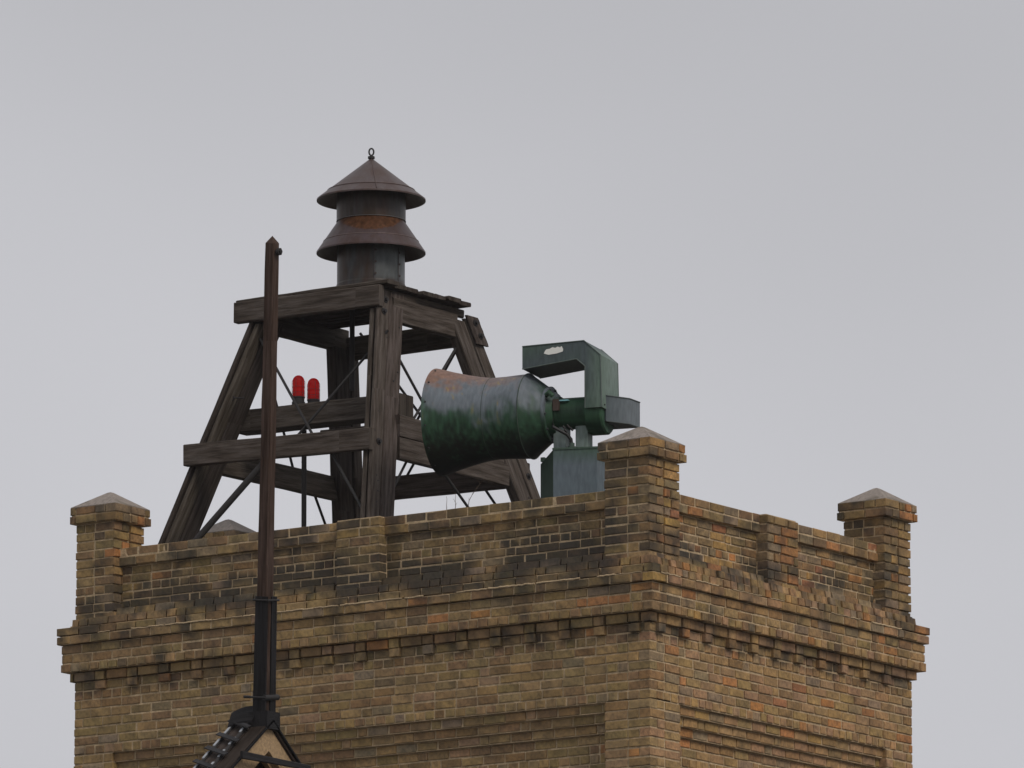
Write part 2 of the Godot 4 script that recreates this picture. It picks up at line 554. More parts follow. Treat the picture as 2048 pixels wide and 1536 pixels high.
# ---------------------------------------------------------------- the brick tower
func build_tower() -> void:
	var base := P(W / 2, D / 2, -H0)
	var t := thing("brick_tower", "tall yellow-brown brick tower with corner piers, stepped cornice and sooty parapet", "tower", base)
	var hb := 0.0763
	# ---- mortar cores
	var j := 0.0062
	var st := begin()
	var zp := -12.0 * hb
	abox(st, 0.1545, W - 0.0, 0.1545, D, -H0, -0.05)                    # deep body behind the panels
	abox(st, j, W - 0.001, j, 0.3, zp, -5 * hb)                       # wall above the panels, broad face
	abox(st, j + 0.001, 0.3, j + 0.001, D - 0.001, zp + 0.0005, -5 * hb + 0.0005)
	abox(st, j, SN - j, j, SN - j, -3.0, zp + 0.01)                   # near corner strip
	abox(st, j, SN - j, j, SN - j, -H0 + 0.002, -3.0)
	abox(st, W - ST + j, W - 0.002, j, 0.3, -H0 + 0.003, zp + 0.01)
	abox(st, j, 0.3, D - ST + j, D - 0.002, -H0 + 0.003, zp + 0.01)
	for k in 3:                                                       # corbelled steps over the panel
		var r := 0.037 * (k + 1) + j
		abox(st, SN - 0.02, W - ST + 0.02, r, 0.3, zp - (k + 1) * hb, zp - k * hb + 0.004)
		abox(st, r, 0.3, SN - 0.02, D - ST + 0.02, zp - (k + 1) * hb, zp - k * hb + 0.004)
	put("wall", st, M.mortar, t, base - base)
	st = begin()
	abox(st, 0.022, W - 0.004, 0.022, 0.3, -4 * hb, -3 * hb)
	abox(st, 0.023, 0.3, 0.023, D - 0.004, -4 * hb + 0.001, -3 * hb - 0.0005)
	abox(st, 0.0063, W - 0.004, 0.0063, 0.3, -5 * hb + 0.001, -4 * hb - 0.002)
	abox(st, 0.0064, 0.3, 0.0064, D - 0.004, -5 * hb + 0.002, -4 * hb - 0.0025)
	abox(st, -0.08 + j, W + 0.08 - j, -0.08 + j, D + 0.08 - j, -3 * hb + 0.006, -0.001)
	abox(st, -0.11 + j, W + 0.11 - j, -0.11 + j, D + 0.11 - j, 0.006, 0.072)
	abox(st, -0.086 + j, W + 0.086 - j, -0.086 + j, D + 0.086 - j, 0.072, 0.146)
	abox(st, -0.03, W + 0.03, -0.03, D + 0.03, 0.146, 0.168)
	put("cornice", st, M.mortar, t)
	st = begin()
	var pf := 0.115 + j
	abox(st, 0.2, W - 0.2, pf, 0.34, 0.168, 0.655)
	abox(st, pf, 0.34, 0.2, D - 0.2, 0.168, 0.6545)
	abox(st, 0.2, W - 0.2, 0.075 + j, 0.33, 0.652, 0.797)
	abox(st, 0.075 + j, 0.33, 0.2, D - 0.2, 0.6525, 0.7965)
	abox(st, W - 0.34, W - 0.1, 0.2, D - 0.1, 0.168, 0.79)            # the two far parapet walls
	abox(st, 0.2, W - 0.2, D - 0.34, D - 0.1, 0.168, 0.789)
	put("parapet", st, M.mortar, t)
	st = begin()
	abox(st, 2.632 + j, 3.065 - j, j, 0.3, 0.168, 0.797)
	put("pilaster", st, M.mortar, t)
	st = begin()
	abox(st, 0.018, 0.3, 1.708 + j, 2.162 - j, 0.168, 0.797)
	put("pilaster", st, M.mortar, t)
	# ---- corner piers with cement caps
	for q in [[0.0, SN, 0.0, SN], [W - ST, W, 0.0, ST], [0.0, ST, D - ST, D], [W - ST, W, 1.634, 2.034]]:
		st = begin()
		abox(st, q[0] + 0.020, q[1] - j, q[2] + j, q[3] - j, 0.168, 1.024)
		var o := 0.0345 - j
		abox(st, q[0] - o, q[1] + o, q[2] - o, q[3] + o, 1.026, 1.163)
		var pier := put("corner_pier", st, M.mortar, t)
		st = begin()
		var cz := 1.1675
		var ca: float = (q[0] + q[1]) / 2
		var cb: float = (q[2] + q[3]) / 2
		var h: float = (q[1] - q[0]) / 2 + 0.034
		var n := 12
		var apex := P(ca, cb, 1.316)
		var cs := [P(ca - h, cb - h, cz), P(ca + h, cb - h, cz), P(ca + h, cb + h, cz), P(ca - h, cb + h, cz)]
		var bl := [P(ca - h, cb - h, cz - 0.014), P(ca + h, cb - h, cz - 0.014), P(ca + h, cb + h, cz - 0.014), P(ca - h, cb + h, cz - 0.014)]
		rng.seed = 77 + int(ca * 10) + int(cb * 100)
		for s in 4:
			var p0: Vector3 = cs[s]
			var p1: Vector3 = cs[(s + 1) % 4]
			var out: Vector3 = (p0 + p1) / 2 - P(ca, cb, cz - 0.2)
			var rows := []
			for y in n + 1:
				var row := []
				for x in n + 1:
					var v: Vector3 = p0.lerp(p1, float(x) / n).lerp(apex + Vector3(0, -0.006, 0) if y == n else apex, float(y) / n)
					row.append(v)
				rows.append(row)
			for y in n:
				for x in n:
					var cc := []
					for v in [rows[y][x], rows[y][x + 1], rows[y + 1][x + 1], rows[y + 1][x]]:
						var li: float = smoothstep(0.05, 0.4, n_mid.get_noise_3dv(v * 2.4) + 0.5 * n_fine.get_noise_3dv(v))
						cc.append(Color(1, 1, 1).lerp(Color(0.52, 0.50, 0.42), li) * (1.0 + 0.35 * n_fine.get_noise_3dv(v * 2.0)))
					fan(st, [rows[y][x], rows[y][x + 1], rows[y + 1][x + 1], rows[y + 1][x]], out, cc)
			fan(st, [bl[s], bl[(s + 1) % 4], p1, p0], (p0 + p1) / 2 - P(ca, cb, cz), same(Color(0.6, 0.6, 0.58), 4))
		put("cap_stone", st, M.cement, pier)
	st = begin()
	abox(st, 0.34, W - 0.34, 0.34, D - 0.34, 0.40, 0.50)
	put("roof_deck", st, M.rubber, t)
	# ---- courses
	rng.seed = 5
	for i in range(5, 12):
		pair(0, 0, W, D, -(i + 1) * hb, hb, i, "H" if i == 5 or i == 11 else "S", 0.05, 0.0, 0.0015)
	for i in range(12, 26):
		var z := -(i + 1) * hb
		pair(0, 0, SN, SN, z, hb, i, "S", 0.06)
		lay("L", W - ST, W, 0, z, hb, "S", false, 0.0985 if i % 2 else 0.0, 0.09)
		lay("R", D - ST, D, 0, z, hb, "S", true, 0.0985 if i % 2 else 0.0, 0.09)
		var rec := 0.037 * (mini(i, 15) - 11)
		lay("L", SN - 0.01, W - ST + 0.01, rec, z, hb, "H" if i == 17 else "S", false, 0.06 + 0.1 * (i % 2), 0.08)
		lay("R", SN - 0.01, D - ST + 0.01, rec, z, hb, "H" if i == 17 else "S", false, 0.06 + 0.1 * (i % 2), 0.08)
	# dentils: a long block with a slit beside it, and a single header under its near end
	for f in ["L", "R"]:
		var s_end := W if f == "L" else D
		lay(f, 0.0, s_end, 0.0, -5 * hb, hb, "S", false, 0.0985)
		var s := -0.028 if f == "L" else 0.03
		if f == "L":
			add_brick(f, -0.03, 0.06, -0.03, -4 * hb + 0.004, -3 * hb - 0.002, 0.09, pick(f, -0.3))
		s = 0.085
		while s < s_end + 0.02:
			var w := 0.311
			var e: float = min(s + w, s_end + 0.028)
			if e - s > 0.16:
				add_brick(f, s, s + 0.0985, -0.031 - rng.randf_range(0, 0.006), -4 * hb + 0.003, -3 * hb - 0.002, 0.09, pick(f, -0.3))
				add_brick(f, s + 0.107, e, -0.031 - rng.randf_range(0, 0.006), -4 * hb + 0.003, -3 * hb - 0.002, 0.09, pick(f, -0.3))
				add_brick(f, s - 0.004, s + 0.096, -0.030 - rng.randf_range(0, 0.008), -5 * hb + 0.003, -4 * hb - 0.006, 0.05, pick(f, -0.35))
			else:
				add_brick(f, s, e, -0.034, -4 * hb + 0.003, -3 * hb - 0.002, 0.09, pick(f, -0.3))
			s += 0.333
	pair(-0.085, -0.085, W + 0.085, D + 0.085, -3 * hb, hb, 0, "H", 0.12, 0.0, 0.003)
	pair(-0.080, -0.080, W + 0.080, D + 0.080, -2 * hb, hb, 1, "S", 0.06, 0.0, 0.002)
	pair(-0.080, -0.080, W + 0.080, D + 0.080, -1 * hb, hb, 0, "S", 0.06, 0.0, 0.002)
	pair(-0.11, -0.11, W + 0.11, D + 0.11, 0.0, 0.075, 1, "S", 0.12, 0.0, 0.002)
	# weathering courses above the slab
	lay("L", -0.10, W - 0.33, -0.100, 0.075, 0.074, "S", true, 0.0, 0.14, 0.003, 0.003)
	lay("R", 0.01, D - 0.33, -0.100, 0.075, 0.074, "H", false, 0.0, 0.14, 0.004, 0.005)
	lay("L", W - 0.33, W + 0.11, -0.11, 0.075, 0.075, "S", false, 0.0, 0.14)
	lay("R", D - 0.33, D + 0.11, -0.11, 0.075, 0.075, "S", true, 0.0, 0.14)
	lay("L", -0.05, W, -0.052, 0.149, 0.074, "M", true, 0.0, 0.14, 0.006, 0.003)
	lay("R", 0.03, D, -0.052, 0.149, 0.074, "H", false, 0.0, 0.14, 0.008, 0.010)
	for q in [["L", SN, 2.632], ["L", 3.065, W - ST], ["R", SN, 1.708], ["R", 2.162, D - ST]]:
		lay(q[0], q[1], q[2], 0.030, 0.223, 0.074, "S" if q[0] == "L" else "M", false, 0.04, 0.16, 0.010, 0.004)
	# a lumpy mortar fillet left along the upper edge of the slab
	st = begin()
	for f in ["L", "R"]:
		var s_end := W - 0.3 if f == "L" else D - 0.3
		var s := 0.0
		while s < s_end:
			var e: float = min(s + rng.randf_range(0.10, 0.5), s_end)
			var pts := []
			var x := s
			while x < e:
				var q := map_face(f, x, -0.110 + rng.randf_range(-0.003, 0.003), 0.0765 + rng.randf_range(-0.003, 0.004))
				pts.append(P(q.x, q.y, q.z))
				x += 0.03
			if pts.size() > 2:
				tube(st, pts, rng.randf_range(0.004, 0.0085), 5, Color.WHITE * rng.randf_range(0.8, 1.25))
			s = e + (rng.randf_range(0.05, 0.5) if rng.randf() < 0.5 else 0.0)
	put("mortar_fillet", st, M.mortar, t)
	# parapet panels and coping
	for i in 5:
		var zt := 0.0698
		var z := 0.297 + i * zt
		for q in [["L", SN, 2.632], ["L", 3.065, W - ST], ["R", SN, 1.708], ["R", 2.162, D - ST]]:
			lay(q[0], q[1] - 0.03, q[2] + 0.03, 0.115, z, zt, "H" if i == 1 and q[0] == "R" or (i == 2 and q[0] == "L") else "S", false, 0.05 + 0.09 * (i % 2), 0.06, 0.0, 0.003)
	for i in 2:
		for q in [["L", SN, 2.632], ["L", 3.065, W - ST], ["R", SN, 1.708], ["R", 2.162, D - ST]]:
			lay(q[0], q[1] - 0.02, q[2] + 0.02, 0.073 + 0.004 * i, 0.645 + i * 0.079, 0.079, "S", false, 0.05 + 0.1 * i, 0.2, 0.0, 0.004)
	for i in 8:
		var z := 0.19 + i * HC
		lay("L", 2.632, 3.065, 0, z, HC, "S", true, 0.0985 if i % 2 else 0.0, 0.12, 0.0, 0.002)
		lay("R", 1.708, 2.162, 0, z, HC, "S", true, 0.0985 if i % 2 else 0.0, 0.12, 0.0, 0.002)
		# the side of each pilaster that shows (towards the near corner) is the end of its deep bricks
	pier_courses(0, SN, 0, SN, 0.19, 11)
	pier_courses(W - ST, W, 0, ST, 0.19, 11)
	pier_courses(0, ST, D - ST, D, 0.19, 11)
	pier_courses(W - ST, W, 1.634, 2.034, 0.19, 11)
	# ---- the 300 that show largest are parts of their own, the others one joined part
	var eye := Vector3(-34.82, -51.72, -10.14)
	for k in bricks:
		var c := map_face(k.f, (k.s0 + k.s1) / 2, k.p, (k.z0 + k.z1) / 2)
		var look := (eye - c)
		var nrm := map_face(k.f, 0, -1, 0)
		k.size = (k.s1 - k.s0) * (k.z1 - k.z0) * look.normalized().dot(nrm) / look.length_squared()
		if k.z0 < -1.75 or (k.p > 0.5):
			k.size = 0.0
	var order := range(bricks.size())
	order.sort_custom(func(x, y): return bricks[x].size > bricks[y].size)
	st = begin()
	org = base
	for i in order.size():
		var k: Dictionary = bricks[order[i]]
		if i < 300:
			var c := map_face(k.f, (k.s0 + k.s1) / 2, k.p, (k.z0 + k.z1) / 2)
			org = P(c.x, c.y, c.z)
			var sb := begin()
			emit_brick(sb, k)
			put("brick" if i == 0 else "brick_%03d" % i, sb, M.brick, t, org - base)
			org = base
		else:
			emit_brick(st, k)
	var rest := put("brickwork", st, M.brick, t)
	rest.set_meta("kind", "stuff")
	print("bricks ", bricks.size())

# ---------------------------------------------------------------- the timber frame on the roof
const ZR := 2.698
const FA := 4.205
const FB := 1.94

func FC(sa: float, sb: float, z: float) -> Vector2:
	return Vector2(FA + sa * (0.708 + 0.213 * (ZR - z)), FB + sb * (0.77 + 0.36 * (ZR - z)))

func leg_piece(called: String, parent: Node, sa: float, sb: float, u0: float, u1: float, v0: float, v1: float, z0: float, z1: float, tone: float) -> MeshInstance3D:
	# u inwards along a, v inwards along b, measured from the frame's outer edge
	var st := begin()
	var secs := []
	var n := 9
	for i in n + 1:
		var z := lerpf(z0, z1, float(i) / n)
		var c := FC(sa, sb, z)
		var r := []
		var ch := 0.008
		for q in [[u0 + ch, v0], [u1 - ch, v0], [u1, v0 + ch], [u1, v1 - ch], [u1 - ch, v1], [u0 + ch, v1], [u0, v1 - ch], [u0, v0 + ch]]:
			r.append(P(c.x - sa * (q[0] + rng.randf_range(-0.002, 0.002)), c.y - sb * (q[1] + rng.randf_range(-0.002, 0.002)), z))
		secs.append(r)
	var k := tone * rng.randf_range(0.9, 1.1)
	loft(st, secs, Color(k, k * rng.randf_range(0.96, 1.02), k * rng.randf_range(0.95, 1.03)), rng.randf() * 5)
	return put(called, st, M.wood, parent)

func bolt(parent: Node, p: Vector3, dir: Vector3, r := 0.022) -> void:
	var st := begin()
	tube(st, [p, p + dir * 0.008], r * 1.35, 10)
	tube(st, [p + dir * 0.008, p + dir * 0.028], r * 0.8, 6)
	put("bolt", st, M.iron, parent)

func build_frame() -> void:
	var t := thing("timber_frame", "weathered timber siren frame with four leaning legs, rod bracing and plank deck", "frame", P(FA, FB, 0.5))
	rng.seed = 21
	var A := Vector3(-1, 0, 0)
	var B := Vector3(0, 0, -1)
	var U := Vector3(0, 1, 0)
	for q in [[-1, -1, 2.985, 2.985], [1, -1, 2.86, 2.86], [-1, 1, 2.93, 2.90], [1, 1, 2.80, 2.80]]:
		var sa: float = q[0]
		var sb: float = q[1]
		var leg_shade: float = 0.52 if sa > 0 else 1.0  # left and back legs: shade of their overhang put into the wood tone
		leg_piece("leg", t, sa, sb, 0.0, 0.040, 0.0, 0.142, 0.5, q[2], 1.12 * leg_shade)
		leg_piece("leg_plank", t, sa, sb, 0.004, 0.105, 0.158, 0.352, 0.5, q[3], leg_shade)
		leg_piece("leg_batten", t, sa, sb, 0.062, 0.108, 0.012, 0.140, 0.5, 2.82, 0.78)
	# a second plank lapped on the outside of the right leg, cut off short
	leg_piece("leg_splice", t, -1, 1, -0.032, -0.003, -0.03, 0.142, 2.715, 2.955, 0.9)
	# beams of the front (broad) side
	var bm := timber("top_beam", t, P(5.015, 1.185, 2.845), P(3.505, 1.185, 2.828), U, B, 0.178, 0.075, 1.0, 7)
	bm = timber("middle_beam", t, P(5.165, 0.695, 1.565), P(3.245, 0.695, 1.513), U, B, 0.182, 0.075, 1.08, 8)
	# right side
	timber("top_beam", t, P(3.535, 1.44, 2.738), P(3.535, 2.36, 2.738), U, A, 0.205, 0.075, 1.0, 5)
	timber("middle_beam", t, P(3.275, 1.17, 1.69), P(3.30, 2.735, 1.685), U, A, 0.188, 0.07, 1.12, 7)
	timber("middle_beam", t, P(3.262, 1.15, 1.50), P(3.27, 2.745, 1.495), U, A, 0.185, 0.07, 1.05, 7)
	# far left and back
	timber("top_beam", t, P(4.845, 1.3, 2.79), P(4.845, 2.6, 2.79), U, A, 0.2, 0.07, 0.8, 5)
	timber("middle_beam", t, P(5.075, 0.80, 1.548), P(5.075, 3.05, 1.562), U, A, 0.20, 0.07, 0.8, 7)
	timber("top_beam", t, P(5.0, 2.56, 2.72), P(3.60, 2.56, 2.72), U, B, 0.2, 0.07, 0.8, 6)
	timber("middle_beam", t, P(5.2, 3.02, 1.575), P(3.30, 3.02, 1.545), U, B, 0.20, 0.07, 0.8, 7)
	# the inner beam that carries the beacons, and the short one under it
	timber("beacon_beam", t, P(5.10, 1.30, 1.93), P(3.375, 1.30, 1.90), U, B, 0.19, 0.20, 0.95, 7)
	timber("cross_beam", t, P(5.0, 2.40, 1.96), P(3.6, 2.40, 1.92), U, B, 0.15, 0.08, 0.75, 5)
	# joists and deck planks
	timber("rim_board", t, P(3.565, 1.28, 2.935), P(3.565, 2.50, 2.935), U, A, 0.072, 0.04, 0.6, 5)
	for b in [1.62, 1.96, 2.3]:
		timber("joist", t, P(4.98, b, 2.955), P(3.62, b, 2.955), U, B, 0.052, 0.05, 0.7, 5)
	var bb := 1.225
	for i in 7:
		var w := 0.17 + rng.randf_range(-0.012, 0.014)
		timber("deck_plank", t, P(5.02 + rng.randf_range(-0.03, 0.03), bb, 3.012 + rng.randf_range(-0.006, 0.010)), P(3.46 + rng.randf_range(-0.05, 0.06), bb, 3.012 + rng.randf_range(-0.006, 0.008)), B, U, w, 0.036, 0.85, 6)
		bb += w + rng.randf_range(0.006, 0.016)
	# bracing rods
	for q in [[4.80, 1.27, 2.70, 3.955, 0.91, 1.70], [3.456, 1.25, 2.62, 4.20, 0.93, 1.71],
			[3.53, 1.30, 2.62, 3.36, 2.10, 1.60], [3.58, 2.45, 2.72, 3.38, 1.25, 1.60],
			[4.72, 2.59, 2.95, 3.95, 2.98, 1.75], [3.80, 2.70, 2.70, 4.75, 3.02, 1.78],
			[3.37, 1.44, 1.58, 3.22, 0.76, 0.90], [3.35, 1.75, 1.60, 3.24, 2.50, 0.95],
			[4.33, 2.97, 1.97, 5.05, 3.22, 1.28], [3.86, 3.06, 1.72, 3.55, 3.24, 1.18],
			[4.93, 1.50, 2.60, 5.10, 2.15, 1.75], [5.11, 2.30, 1.83, 5.26, 2.98, 1.16],
			[3.74, 0.80, 1.60, 3.20, 0.60, 0.93]]:
		rod("brace_rod", t, P(q[0], q[1], q[2]), P(q[3], q[4], q[5]), 0.012)
	rod("brace_pipe", t, P(4.30, 0.78, 1.60), P(5.05, 0.46, 0.70), 0.030)
	rod("conduit", t, P(4.50, 1.5, 0.5), P(4.504, 1.5, 1.92), 0.022)
	rod("conduit", t, P(4.30, 1.9, 2.30), P(4.30, 1.9, 3.0), 0.022)
	# bolts
	for q in [[-1, -1, 0.08, 2.90], [-1, -1, 0.065, 2.79], [-1, -1, 0.075, 1.60], [-1, 1, 0.060, 2.90], [-1, 1, 0.055, 2.79], [-1, 1, 0.08, 1.62]]:
		var c := FC(q[0], q[1], q[3])
		var v: float = q[2]
		bolt(t, P(c.x + (0.0 if q[1] < 0 or q[3] < 2.5 else 0.034 * q[0]), c.y - q[1] * v, q[3]), Vector3(1, 0.05, 0).normalized())
	for i in 16:
		var z := rng.randf_range(1.0, 2.9)
		var sb := -1.0 if i < 11 else 1.0
		var c := FC(-1, sb, z)
		var v := rng.randf_range(0.02, 0.33)
		var nl := begin()
		var p := P(c.x + 0.004, c.y - sb * v, z)
		tube(nl, [p, p + Vector3(0.006, 0, 0)], 0.008, 6)
		put("nail", nl, M.iron, t)
	var ey := begin()
	var e0 := P(4.92, 1.05, 2.17)
	var pts := []
	for i in 11:
		pts.append(e0 + Vector3(cos(TAU * i / 10.0), sin(TAU * i / 10.0), 0) * 0.018)
	tube(ey, pts, 0.005, 6)
	tube(ey, [e0 + Vector3(0.018, 0, 0), e0 + Vector3(0.12, -0.01, 0)], 0.006, 6)
	put("eye_bolt", ey, M.iron, t)

# ---------------------------------------------------------------- beacons
func build_beacons() -> void:
	var first: Node3D = null
	for q in [[4.480, 1.385, 0, "red domed beacon standing on the timber beam, the one nearer the pole"], [4.375, 1.455, 1, "red domed beacon on the timber beam, crossed by the brace rod"]]:
		var at := P(q[0], q[1], 2.118 - 0.024 * q[2])
		if first == null:
			first = thing("red_beacon", q[3], "beacon light", at, "red beacons on the timber frame")
			org = Vector3.ZERO
			var st := begin()
			var grey := func(_p): return Color(1, 1, 1)
			lathe(st, Vector3.ZERO, Vector3.UP, [[0.0, 0.0], [0.0, 0.056], [0.022, 0.056], [0.026, 0.050], [0.052, 0.050], [0.055, 0.054], [0.066, 0.054], [0.066, 0.0]], 20, grey)
			put("lamp_base", st, M.iron, first)
			st = begin()
			var prof := [[0.066, 0.046]]
			for i in 9:
				var z := 0.068 + i * 0.016
				prof.append([z, 0.0485 + 0.0018 * (i % 2)])
			prof.append_array([[0.200, 0.050], [0.216, 0.0475], [0.230, 0.041], [0.241, 0.030], [0.248, 0.017], [0.251, 0.0]])
			lathe(st, Vector3.ZERO, Vector3.UP, prof, 20, grey)
			put("lamp_dome", st, M.lens, first)
			st = begin()
			lathe(st, Vector3.ZERO, Vector3.UP, [[0.07, 0.0], [0.07, 0.034], [0.10, 0.036], [0.125, 0.022], [0.16, 0.016], [0.175, 0.0]], 16, grey)
			put("lamp_bulb", st, M.reflector, first)
			st = begin()
			for i in 6:
				var an := TAU * i / 6.0 + 0.3
				var d := Vector3(cos(an), 0, sin(an))
				tube(st, [d * 0.054 + Vector3(0, 0.06, 0), d * 0.054 + Vector3(0, 0.195, 0), d * 0.040 + Vector3(0, 0.228, 0)], 0.0022, 5)
			for z in [0.10, 0.15]:
				var pts := []
				for i in 17:
					pts.append(Vector3(cos(TAU * i / 16.0) * 0.054, z, sin(TAU * i / 16.0) * 0.054))
				tube(st, pts, 0.002, 5)
			put("lamp_rib", st, M.lens_core, first)
		else:
			var c: Node3D = first.duplicate()
			c.name = numbered("red_beacon")
			add_child(c)
			c.position = at
			c.rotation.y = 0.7
			c.set_meta("label", q[3])

# ---------------------------------------------------------------- the upright siren
func build_siren() -> void:
	var at := P(4.135, 1.94, 3.05)
	var t := thing("mushroom_siren", "rusty brown upright siren with two conical metal hoods and an eye bolt on top", "siren", at)
	org = Vector3.ZERO
	var K := 96
	var toward := Vector3(0.57, 0, 0.82)
	var shade := func(p: Vector3, c: Color, rust: Color, amount: float) -> Color:
		var n := n_mid.get_noise_3d(p.x * 4.0, p.y * 1.5, p.z * 4.0) + 0.6 * n_fine.get_noise_3d(p.x * 3.0, p.y * 1.0, p.z * 3.0)
		var k := clampf(amount + n * 1.1, 0.0, 1.0)
		return c.lerp(rust, k)
	var hood := func(p: Vector3): return shade.call(p, Color(0.118, 0.092, 0.090), Color(0.088, 0.054, 0.043), 0.42)
	var drum := func(p: Vector3): return shade.call(p, Color(0.070, 0.068, 0.067), Color(0.058, 0.037, 0.027), 0.45)
	var inside := func(p: Vector3): return shade.call(p, Color(0.12, 0.09, 0.08), Color(0.09, 0.06, 0.05), 0.5)
	# top hood
	var z0 := 0.88
	var st := begin()
	var pr := []
	for i in 9:
		pr.append([lerpf(z0, z0 + 0.355, i / 8.0), lerpf(0.462, 0.012, i / 8.0)])
	pr.append([z0 + 0.355, 0.0])
	pr.insert(0, [z0 - 0.012, 0.462])
	lathe(st, Vector3.ZERO, Vector3.UP, pr, K, hood)
	lathe(st, Vector3.ZERO, Vector3.UP, [[z0 + 0.09, 0.0], [z0 + 0.10, 0.30], [z0 - 0.012, 0.450], [z0 - 0.012, 0.462]].duplicate(), K, inside)
	var cap := put("top_hood", st, M.siren, t)
	st = begin()
	var pts := []
	for i in 15:
		pts.append(Vector3(0.0, z0 + 0.415, 0) + Vector3(0.82, 0, -0.57) * cos(TAU * i / 14.0) * 0.020 + Vector3(0, sin(TAU * i / 14.0) * 0.030, 0))
	tube(st, pts, 0.0075, 8)
	tube(st, [Vector3(0, z0 + 0.34, 0), Vector3(0, z0 + 0.388, 0)], 0.013, 8)
	tube(st, [Vector3(0, z0 + 0.355, 0), Vector3(0, z0 + 0.376, 0)], 0.030, 6)
	put("eye_bolt", st, M.iron, cap)
	st = begin()
	tube(st, [toward.rotated(Vector3.UP, 0.12) * 0.455 + Vector3(0, z0 + 0.012, 0), Vector3(0, z0 + 0.366, 0)], 0.004, 6, Color(0.12, 0.08, 0.07))
	var ringp := []
	for i in 49:
		ringp.append(Vector3(cos(TAU * i / 48.0) * 0.372, z0 + 0.0745, sin(TAU * i / 48.0) * 0.372))
	tube(st, ringp, 0.0035, 5, Color(0.16, 0.11, 0.10))
	put("seam", st, M.siren, cap)
	# upper drum, rotor and the skirt below it
	st = begin()
	lathe(st, Vector3.ZERO, Vector3.UP, [[0.690, 0.285], [0.690, 0.293], [0.97, 0.293]], K, drum)
	lathe(st, Vector3.ZERO, Vector3.UP, [[0.97, 0.0], [0.95, 0.285], [0.690, 0.285]], K, inside)
	var rim := []
	for i in 65:
		rim.append(Vector3(cos(TAU * i / 64.0) * 0.2935, 0.690, sin(TAU * i / 64.0) * 0.2935))
	tube(st, rim, 0.003, 5, Color(0.20, 0.19, 0.185))
	put("upper_drum", st, M.siren, t)
	st = begin()
	var pr2 := []
	for i in 13:
		pr2.append([lerpf(0.425, 0.690, i / 12.0), lerpf(0.462, 0.283, i / 12.0)])
	pr2.insert(0, [0.413, 0.462])
	pr2.append([0.72, 0.20])
	var skirt := func(p: Vector3) -> Color:
		var c: Color = shade.call(p, Color(0.100, 0.074, 0.075), Color(0.080, 0.048, 0.041), 0.45)
		# a dry, rust-orange patch under the drum on the weather side
		var side := toward.cross(Vector3.UP).normalized()
		var u := p.dot(side) / 0.262
		var depth := (0.700 - p.y) / 0.150
		var e := 1.0 - u * u - depth * depth + 0.10 * n_fine.get_noise_3d(p.x * 6, p.y * 6, p.z * 6)
		if p.dot(toward) > 0 and e > 0:
			return Color(0.115, 0.052, 0.026) * (1.0 + 0.8 * n_fine.get_noise_3d(p.x * 5, p.y * 3, p.z * 5))
		return c
	var pr3 := []
	for i in 34:
		pr3.append([lerpf(0.425, 0.690, i / 33.0), lerpf(0.462, 0.283, i / 33.0)])
	pr3.insert(0, [0.413, 0.462])
	pr3.append([0.72, 0.20])
	lathe(st, Vector3.ZERO, Vector3.UP, pr3, 160, skirt)
	lathe(st, Vector3.ZERO, Vector3.UP, [[0.60, 0.0], [0.58, 0.30], [0.413, 0.450], [0.413, 0.462]], K, inside)
	var sk := put("lower_hood", st, M.siren, t)
	st = begin()
	ringp = []
	for i in 49:
		ringp.append(Vector3(cos(TAU * i / 48.0) * 0.404, 0.513, sin(TAU * i / 48.0) * 0.404))
	tube(st, ringp, 0.0035, 5, Color(0.20, 0.15, 0.14))
	put("seam", st, M.siren, sk)
	st = begin()
	var right := toward.cross(Vector3.UP).normalized() * -1.0
	if right.x < 0.0:
		right = -right
	var drum2 := func(p: Vector3) -> Color:
		var c: Color = drum.call(p)
		if p.dot(right) > 0.035 + 0.015 * n_fine.get_noise_3d(p.x, p.y * 3.0, p.z) and p.y > 0.15:
			c = Color(0.125, 0.135, 0.137) * (1.0 + 0.6 * n_mid.get_noise_3d(p.x * 4.0, p.y * 2.0, p.z * 4.0))
		return c
	var dp := []
	for i in 13:
		dp.append([lerpf(-0.01, 0.56, i / 12.0), 0.287])
	lathe(st, Vector3.ZERO, Vector3.UP, dp, 192, drum2)
	lathe(st, Vector3.ZERO, Vector3.UP, [[-0.01, 0.293], [0.135, 0.293], [0.150, 0.287]], K, drum)
	var ld := put("lower_drum", st, M.siren, t)
	# sheet lap and rivets on the right
	st = begin()
	for an in [0.12, 0.95]:
		var d := toward.rotated(Vector3.UP, an)
		tube(st, [d * 0.290 + Vector3(0, 0.14, 0), d * 0.290 + Vector3(0, 0.43, 0)], 0.005, 5, Color(0.1, 0.09, 0.09))
	put("seam", st, M.siren, ld)
	for z in [0.19, 0.29, 0.39]:
		for an in [0.15, 0.98]:
			var d := toward.rotated(Vector3.UP, an)
			st = begin()
			tube(st, [d * 0.287 + Vector3(0, z, 0), d * 0.300 + Vector3(0, z, 0)], 0.011, 6, Color(0.08, 0.06, 0.055))
			put("rivet", st, M.siren, ld)

